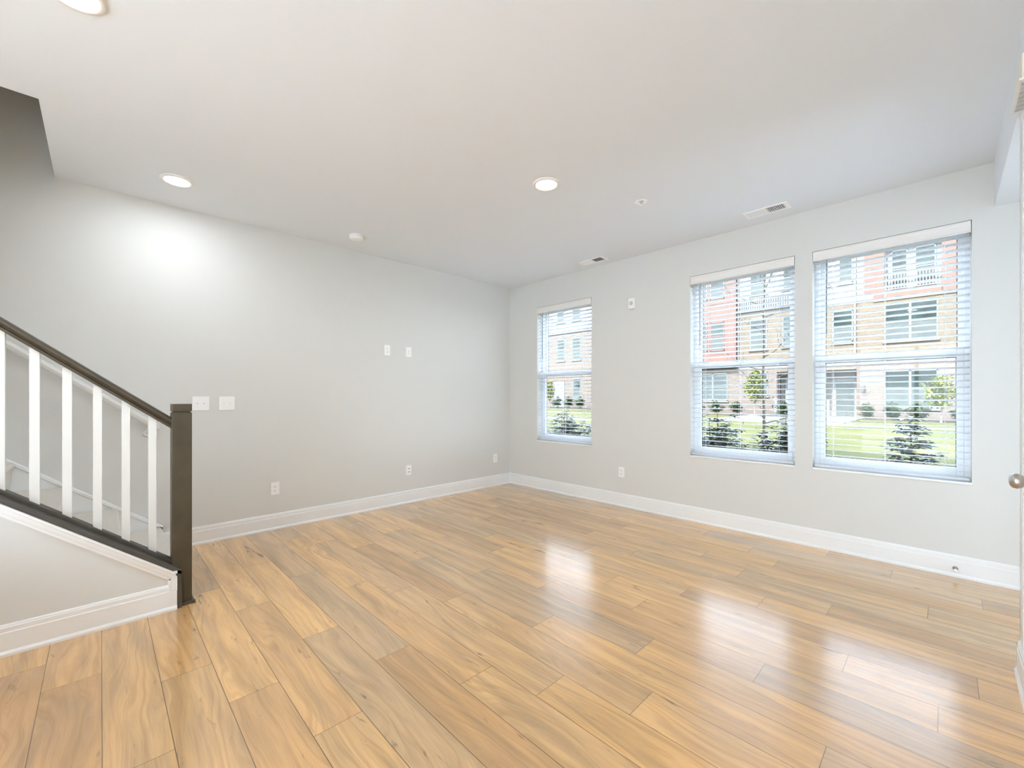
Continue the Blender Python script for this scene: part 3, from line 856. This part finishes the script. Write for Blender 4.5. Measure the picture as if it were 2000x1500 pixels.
# red panelled bay
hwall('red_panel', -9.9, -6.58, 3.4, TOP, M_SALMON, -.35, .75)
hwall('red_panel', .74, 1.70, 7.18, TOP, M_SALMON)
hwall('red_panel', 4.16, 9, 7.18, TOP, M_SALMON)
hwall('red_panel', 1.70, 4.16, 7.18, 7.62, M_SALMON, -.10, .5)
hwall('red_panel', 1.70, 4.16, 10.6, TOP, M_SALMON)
q = MB()
for x in (-8.50, -7.25, -6.75, -9.85, -6.60): q.box(x-.04, x+.04, FY-.372, FY-.35, 3.4, TOP)
for z in (4.5, 7.2, 8.35, 10.4, 11.2): q.box(-9.9, -6.58, FY-.370, FY-.35, z-.035, z+.035)
HB(q, 'batten', M_SALMONL)
q = MB()
for x in (.80, 1.22, 4.95, 6.2): q.box(x-.025, x+.025, FY-.02, FY, 7.2, TOP)
HB(q, 'batten', M_SALMONL)
# vertical joints on the white siding
q = MB(); x = -6.3
while x < -2.7: q.box(x-.012, x+.012, FY-.012, FY, 7.5, TOP); x += .32
HB(q, 'siding_batten', M_WFRAME)
# balcony recess behind the right window
q = MB(); q.box(1.70, 4.16, FY+.5, FY+.6, 7.62, 10.6).box(1.60, 1.70, FY+.4, FY+.6, 7.62, 10.6).box(4.16, 4.26, FY+.4, FY+.6, 7.62, 10.6).box(1.60, 4.26, FY+.02, FY+.6, 7.50, 7.62).box(1.6, 4.26, FY+.4, FY+.6, 10.6, 10.7)
HB(q, 'balcony_recess', M_STUCCO)
def railing(x0, x1, y, z0, h, n):
    q = MB(); q.box(x0, x1, y-.03, y+.03, z0+h-.06, z0+h).box(x0, x1, y-.02, y+.02, z0+.06, z0+.11)
    r = HB(q, 'railing', M_PICKET)
    for i in range(n):
        x = x0+(x1-x0)*(i+.5)/n
        q = MB(); q.box(x-.02, x+.02, y-.015, y+.015, z0+.1, z0+h-.05); HB(q, 'picket', M_PICKET, r)
railing(1.72, 4.14, FY+.05, 7.62, 1.05, 18)
railing(-6.5, -2.7, FY-.12, 7.50, .95, 26)
q = MB(); q.box(-6.55, -2.65, FY-.18, FY, 7.42, 7.52); HB(q, 'balcony_slab', M_STONE)
# back, roof and ends: the row is a solid block
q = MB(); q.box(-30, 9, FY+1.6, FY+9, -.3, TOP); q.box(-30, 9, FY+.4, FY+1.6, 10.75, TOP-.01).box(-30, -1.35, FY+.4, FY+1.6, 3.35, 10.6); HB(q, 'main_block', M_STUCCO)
q = MB(); q.box(-30.2, 9.2, FY-.45, FY+9.2, TOP, TOP+.2); HB(q, 'roof', M_ROOF)

def hwin(x0, x1, z0, z1, mull=1, fr=M_BFRAME, half=True, d=0., sill=True):
    q = MB(); t = .055; y0, y1 = FY+d-.03, FY+d+.05
    q.box(x0, x0+t, y0, y1, z0, z1).box(x1-t, x1, y0, y1, z0, z1).box(x0, x1, y0, y1, z0, z0+t).box(x0, x1, y0, y1, z1-t, z1)
    for k in range(1, mull):
        xm = x0+(x1-x0)*k/mull; q.box(xm-.05, xm+.05, y0, y1, z0, z1)
    zm = (z0+z1)/2
    if half: q.box(x0, x1, y0-.004, y1, zm-.03, zm+.03)
    f = HB(q, 'house_window', fr)
    e = (x1-x0)/mull
    for k in range(mull):
        a, b = x0+e*k+t*.8, x0+e*(k+1)-t*.8
        if half:
            q = MB(); q.box(a, b, FY+d-.012, FY+d+.02, zm+.02, z1-t); HB(q, 'pane', M_HGLASS, f)
            q = MB(); q.box(a, b, FY+d-.016, FY+d+.02, z0+t, zm-.02); HB(q, 'pane', M_HBLIND, f)
        else:
            q = MB(); q.box(a, b, FY+d-.012, FY+d+.02, z0+t, z1-t); HB(q, 'pane', M_HGLASS, f)
    if sill:
        q = MB(); q.box(x0-.08, x1+.08, FY+d-.10, FY+d+.02, z0-.13, z0-.02); HB(q, 'sill', M_STONE, f)
    return f
hwin(1.70, 4.01, .56, 2.79, 2)
hwin(1.70, 4.01, 4.59, 6.79, 2)
hwin(-.83, .21, 4.74, 6.75)
hwin(-.51, .21, 8.5, 10.25, fr=M_WFRAME)
hwin(-1.9, -1.0, 8.5, 10.25, fr=M_WFRAME)
hwin(1.98, 2.72, 7.75, 10.1, fr=M_WFRAME, d=.47, sill=False); hwin(3.02, 3.92, 7.75, 10.1, fr=M_WFRAME, d=.47, sill=False)
hwin(-5.71, -4.61, 4.67, 6.93); hwin(-3.64, -2.60, 4.72, 6.88)
hwin(-5.71, -4.61, 8.64, 10.3, fr=M_WFRAME); hwin(-3.63, -2.72, 8.68, 10.3, fr=M_WFRAME)
hwin(-5.23, -4.55, 1.3, 3.0)
for a, b in ((-9.20, -8.62), (-8.39, -7.37)):
    hwin(a, b, 4.72, 6.94, d=-.36, fr=M_SALMONL, sill=False); hwin(a, b, 8.72, 10.2, d=-.36, fr=M_WFRAME, sill=False)
hwin(-9.41, -7.26, .92, 3.02, 2)
for a, b in ((-24.0, -23.0), (-22.0, -20.99), (-19.0, -18.0), (-16.5, -15.5), (-13.2, -12.2)):
    hwin(a, b, 4.93, 7.11, sill=True); hwin(a, b, 8.90, 10.0, fr=M_WFRAME)
hwin(-21.91, -20.99, 1.22, 3.06); hwin(-16.5, -15.5, 1.22, 3.06); hwin(-13.2, -12.2, 1.22, 3.06)
hwin(5.6, 7.6, 4.59, 6.79, 2); hwin(5.6, 7.6, .56, 2.79, 2)
# recessed entries with doors
q = MB()
q.box(-1.35, .39, FY+1.1, FY+1.2, -.2, 2.97).box(-1.45, -1.35, FY+.0, FY+1.1, -.2, 2.97).box(.39, .40, FY+.4, FY+1.6, -.2, 2.97).box(-1.35, .39, FY+.4, FY+1.2, 2.97, 3.07)
HB(q, 'entry_recess', M_BUFF)
def hdoor(x0, x1, z0, z1, y, m, name='front_door'):
    q = MB(); q.box(x0, x1, y-.05, y, z0, z1)
    dr = HB(q, name, m)
    q = MB()
    for a, b in ((.12, .46), (.54, .88)):
        for c_, d_ in ((.06, .36), (.42, .66), (.72, .95)):
            q.box(x0+(x1-x0)*a, x0+(x1-x0)*b, y-.062, y-.045, z0+(z1-z0)*c_, z0+(z1-z0)*d_)
    HB(q, 'door_panel', m, dr)
    q = MB(); q.lathe([(0, -.10), (.03, -.10), (.03, -.06)], (x0+.08, y, z0+1.0), 'Y', 12); HB(q, 'handle', M_CHROME, dr)
    q = MB(); q.box(x0-.16, x0, y-.06, y, z0, z1+.14).box(x1, x1+.16, y-.06, y, z0, z1+.14).box(x0, x1, y-.06, y, z1, z1+.14); HB(q, 'door_frame', M_WFRAME, dr)
hdoor(-.80, .17, -.08, 2.24, FY+1.09, M_GREEND)
q = MB()
q.box(-4.0, -1.45, FY+1.1, FY+1.2, -.2, 2.97).box(-4.0, -1.45, FY+.4, FY+1.2, 2.97, 3.07)
HB(q, 'entry_recess', M_BUFF)
hdoor(-3.55, -2.55, .0, 2.5, FY+1.09, M_BUFF)
hdoor(-24.15, -23.15, .1, 2.7, FY, M_WFRAME)
hdoor(-11.6, -10.6, .1, 2.6, FY, M_GREEND)
# white porch railing beside the entries
def porch(x, z):
    q = MB(); q.box(x-.07, x+.07, FY-.45, FY-.31, gz(x, FY)-.02, z+1.15); p = HB(q, 'porch_post', M_PICKET)
    return p
porch(-1.0, -.1); porch(-3.95, 0.)
railing(-1.9, -1.05, FY-.38, -.1, 1.0, 6)
# lantern and downspouts
q = MB(); q.box(.62, .80, FY-.16, FY, 1.62, 1.92).box(.66, .76, FY-.20, FY-.16, 1.55, 1.98); HB(q, 'wall_lantern', M_LANT)
for x in (.32, -6.50, -14.4):
    q = MB(); q.box(x-.045, x+.045, FY-.11, FY-.01, 3.4, TOP); HB(q, 'downspout', M_WFRAME)
q = MB(); q.box(-14.6, -14.5, FY-.02, FY, 0, TOP); HB(q, 'party_joint', M_STONE)

# ------------------------------------------------------------------ planting
def leaf(bm, p, d, n, L, W):
    """a folded pointed leaf"""
    d = d.normalized(); s = d.cross(n)
    if s.length < 1e-3: s = Vector((1, 0, 0))
    s.normalize(); n = s.cross(d).normalized()
    v = [bm.verts.new(p), bm.verts.new(p+d*L*.35+s*W*.5+n*W*.18), bm.verts.new(p+d*L*.7+s*W*.36+n*W*.1-n*L*.05), bm.verts.new(p+d*L-n*L*.16),
         bm.verts.new(p+d*L*.7-s*W*.36+n*W*.1-n*L*.05), bm.verts.new(p+d*L*.35-s*W*.5+n*W*.18), bm.verts.new(p+d*L*.5-n*L*.02)]
    for f in ((0,1,6), (1,2,6), (2,3,6), (3,4,6), (4,5,6), (5,0,6)): bm.faces.new([v[i] for i in f])

def shrub(name, x, y, z, h, rad, nst, L, W, mleaf, label, cat, seed, group=None, cone=True, whorl=7, dens=1.):
    rg = random.Random(seed)
    r = thing(name, label, cat, (x, y, z), group)
    ql, qs = MB(), MB()
    if cone:
        qs.tube([(0,0,0), (.01,0,h*.5), (0,.01,h)], [.014*h, .010*h, .004*h], 6)
        tiers = 15
        for k in range(tiers):
            z = h*(.14+.86*k/(tiers-1)); L_ = rad*(1-.86*k/(tiers-1)); nb = max(3, int(nst*(1-.7*k/(tiers-1))*.32))
            for b in range(nb):
                aa = 2*PI*b/nb+k*.7+rg.uniform(-.25, .25); ln = L_*rg.uniform(.75, 1.05)
                d = Vector((math.cos(aa), math.sin(aa), .12)); p0 = Vector((0,0,min(h, z+rg.uniform(-.035,.035)))); tip = p0+d*ln
                qs.tube([p0, tip], [.004*h, .002*h], 4)
                for t in (.45, .75, 1.):
                    if ln*t < .04: continue
                    for w_ in range(whorl if t == 1. else whorl-2):
                        ang = aa+2*PI*w_/whorl+rg.uniform(-.3, .3)
                        leaf(ql.bm, p0+d*ln*t+Vector((0,0,rg.uniform(-.015,.015))), Vector((math.cos(ang), math.sin(ang), rg.uniform(-.2,.35))), Vector((0,0,1)), L*rg.uniform(.75,1.1), W*rg.uniform(.8,1.2))
        nst = 0
    for i in range(nst):
        a = 2*PI*i/nst+rg.uniform(-.4, .4)
        t = rg.random()**.7 if i else 0
        tip = Vector((math.cos(a)*rad*t, math.sin(a)*rad*t, h*((1-.62*t) if cone else (1-.35*t*t))*(1 if i == 0 else rg.uniform(.72, .96))))
        base = Vector((math.cos(a)*.03, math.sin(a)*.03, 0))
        mid = Vector((tip.x*.75, tip.y*.75, tip.z*.5))
        P = [base*(1-u)**2+mid*2*u*(1-u)+tip*u*u for u in [k/7 for k in range(8)]]
        qs.tube(P, [.011*(h/1.1)*(1-.7*k/7) for k in range(8)], 5)
        for k in range(2, 8):
            p = P[k]
            nb = int((3 if k < 7 else 1)*dens+.5)
            for b in range(nb):
                aa = rg.uniform(0, 2*PI); ln = rg.uniform(.06, .20)*h/1.1*(1 if k < 7 else 0)
                tw = p+Vector((math.cos(aa)*ln, math.sin(aa)*ln, ln*.35))
                if ln > 0: qs.tube([p, tw], [.004*h, .002*h], 4)
                for w_ in range(whorl):
                    ang = aa+2*PI*w_/whorl+rg.uniform(-.3, .3)
                    d = Vector((math.cos(ang), math.sin(ang), rg.uniform(-.25, .55)))
                    leaf(ql.bm, tw+Vector((0,0,rg.uniform(-.02,.02)*h)), d, Vector((0,0,1)), L*rg.uniform(.75, 1.15), W*rg.uniform(.8, 1.2))
    ql.build('leaves', mleaf, r)
    qs.build('stems', M_STEM, r)
    return r
GSH = 'glossy evergreen shrubs planted outside the windows'
shrub('evergreen_shrub', 4.06, 1.75, -.13, 1.12, .47, 26, .100, .040, M_LEAFD, 'conical dark green shrub right outside the right window', 'shrub', 3, GSH, dens=1.9)
shrub('evergreen_shrub', 2.18, 1.75, -.13, 1.18, .36, 17, .10, .040, M_LEAFD, 'dark green shrub outside the lower left of the middle window', 'shrub', 4, GSH, cone=False)
shrub('evergreen_shrub', 2.98, 1.70, -.13, 1.16, .36, 18, .10, .040, M_LEAFD, 'dark green shrub outside the lower right of the middle window', 'shrub', 5, GSH, cone=False)
shrub('evergreen_shrub', 2.62, 1.05, -.13, .84, .13, 5, .095, .038, M_LEAFD, 'small thin young shrub between the two in the middle window', 'shrub', 6, GSH)
shrub('evergreen_shrub', -.36, 1.75, -.13, 1.10, .52, 20, .10, .038, M_LEAFD, 'wide dark green shrub outside the far left window', 'shrub', 8, GSH, cone=False)

# young bare tree in front of the middle window
tr = thing('young_tree', 'thin young tree with bare upturned branches outside the middle window', 'tree', (2.40, 3.0, -.13))
q = MB(); rg = random.Random(21)
P = [Vector((rg.uniform(-.01,.01), rg.uniform(-.01,.01), 3.9*k/12)) for k in range(13)]
q.tube(P, [.026-.0018*k for k in range(13)], 8); q.build('trunk', M_BARK, tr)
def branch(q, p, d, L, r, depth):
    pts = [p]; dd = d.copy(); n = 6
    for k in range(n):
        dd = (dd+Vector((rg.uniform(-.16,.16), rg.uniform(-.16,.16), .12))).normalized(); pts.append(pts[-1]+dd*L/n)
    q.tube(pts, [r*(1-.75*k/n) for k in range(n+1)], 5)
    if depth:
        for k in range(2, n+1):
            a = rg.uniform(0, 2*PI); nd = (dd+Vector((math.cos(a), math.sin(a), rg.uniform(0,.6)))*.9).normalized()
            branch(q, pts[k], nd, L*rg.uniform(.3,.5), r*.5, depth-1)
for i in range(13):
    z = .95+2.6*i/13; a = i*2.4
    q = MB(); branch(q, Vector((0,0,z)), Vector((math.cos(a), math.sin(a), .12)).normalized(), rg.uniform(.45,.75), .008, 1)
    q.build('branch', M_BARK, tr)
q = MB()
for i in range(60):
    z = rg.uniform(.9, 1.75); a = rg.uniform(0, 2*PI); rr = rg.uniform(.05,.4)
    leaf(q.bm, Vector((math.cos(a)*rr, math.sin(a)*rr, z)), Vector((rg.uniform(-1,1), rg.uniform(-1,1), -.4)), Vector((0,0,1)), .05, .022)
q.build('leaves', M_LEAFM, tr)

GB = 'young shrubs in the beds along the houses'
seeds = [(1.07, 'left of the ground floor window seen through the right window'), (2.17, 'below the left half of that large ground floor window'),
         (3.25, 'below the right half of that large ground floor window'), (5.0, 'right of the yellow-green tree in the right window')]
for i, (x, lab) in enumerate(seeds):
    shrub('bedding_shrub', x, 28.4, gz(x, 28.4), .98, .48, 9, .20, .11, M_LEAFM, 'leafy green bedding shrub '+lab, 'shrub', 40+i, GB, cone=False, whorl=5, dens=.8)
seeds = [(-8.9, 'below the left side of the red bay'), (-7.5, 'below the right side of the red bay'), (-6.1, 'between the red bay and the yellow-green tree'),
         (-3.2, 'in front of the tan entry door')]
for i, (x, lab) in enumerate(seeds):
    shrub('bedding_shrub', x, 28.4, gz(x, 28.4), .95, .50, 9, .20, .11, M_LEAFM, 'leafy green bedding shrub '+lab, 'shrub', 50+i, GB, cone=False, whorl=5, dens=.8)
seeds = [(-22.6, 'just right of the white door in the far left window'), (-21.2, 'under the ground floor window in the far left window'), (-19.8, 'rightmost in the far left window')]
for i, (x, lab) in enumerate(seeds):
    shrub('bedding_shrub', x, 28.4, gz(x, 28.4), 1.1, .60, 9, .24, .13, M_LEAFM, 'leafy green bedding shrub '+lab, 'shrub', 60+i, GB, cone=False, whorl=5, dens=.8)

def small_tree(x, y, h, rad, label, seed):
    rg2 = random.Random(seed)
    r = thing('ornamental_tree', label, 'tree', (x, y, gz(x, y)))
    q = MB(); q.tube([(0,0,0), (.02,0,h*.35), (0,.02,h*.8)], [.05,.04,.015], 7); q.build('trunk', M_BARK, r)
    q = MB()
    for i in range(900):
        while True:
            p = Vector((rg2.uniform(-1,1), rg2.uniform(-1,1), rg2.uniform(-1,1)))
            if p.length < 1: break
        n_ = .75+.4*math.sin(p.x*7+seed)*math.cos(p.z*6)
        p = Vector((p.x*rad*n_, p.y*rad*n_, h*.66+p.z*h*.36))
        leaf(q.bm, p, Vector((rg2.uniform(-1,1), rg2.uniform(-1,1), rg2.uniform(-.6,.5))), Vector((0,0,1)), .20, .11)
    q.build('crown', M_LEAFY, r)
small_tree(4.15, 27.0, 2.45, .85, 'yellow-green bushy tree by the houses, seen through the right window', 5)
small_tree(-4.55, 27.0, 3.1, .75, 'yellow-green tree by the houses, seen behind the bare trunk in the middle window', 6)
small_tree(-22.9, 27.5, 2.6, .55, 'pale green tree by the white door in the far left window', 9)

bpy.context.view_layer.update()
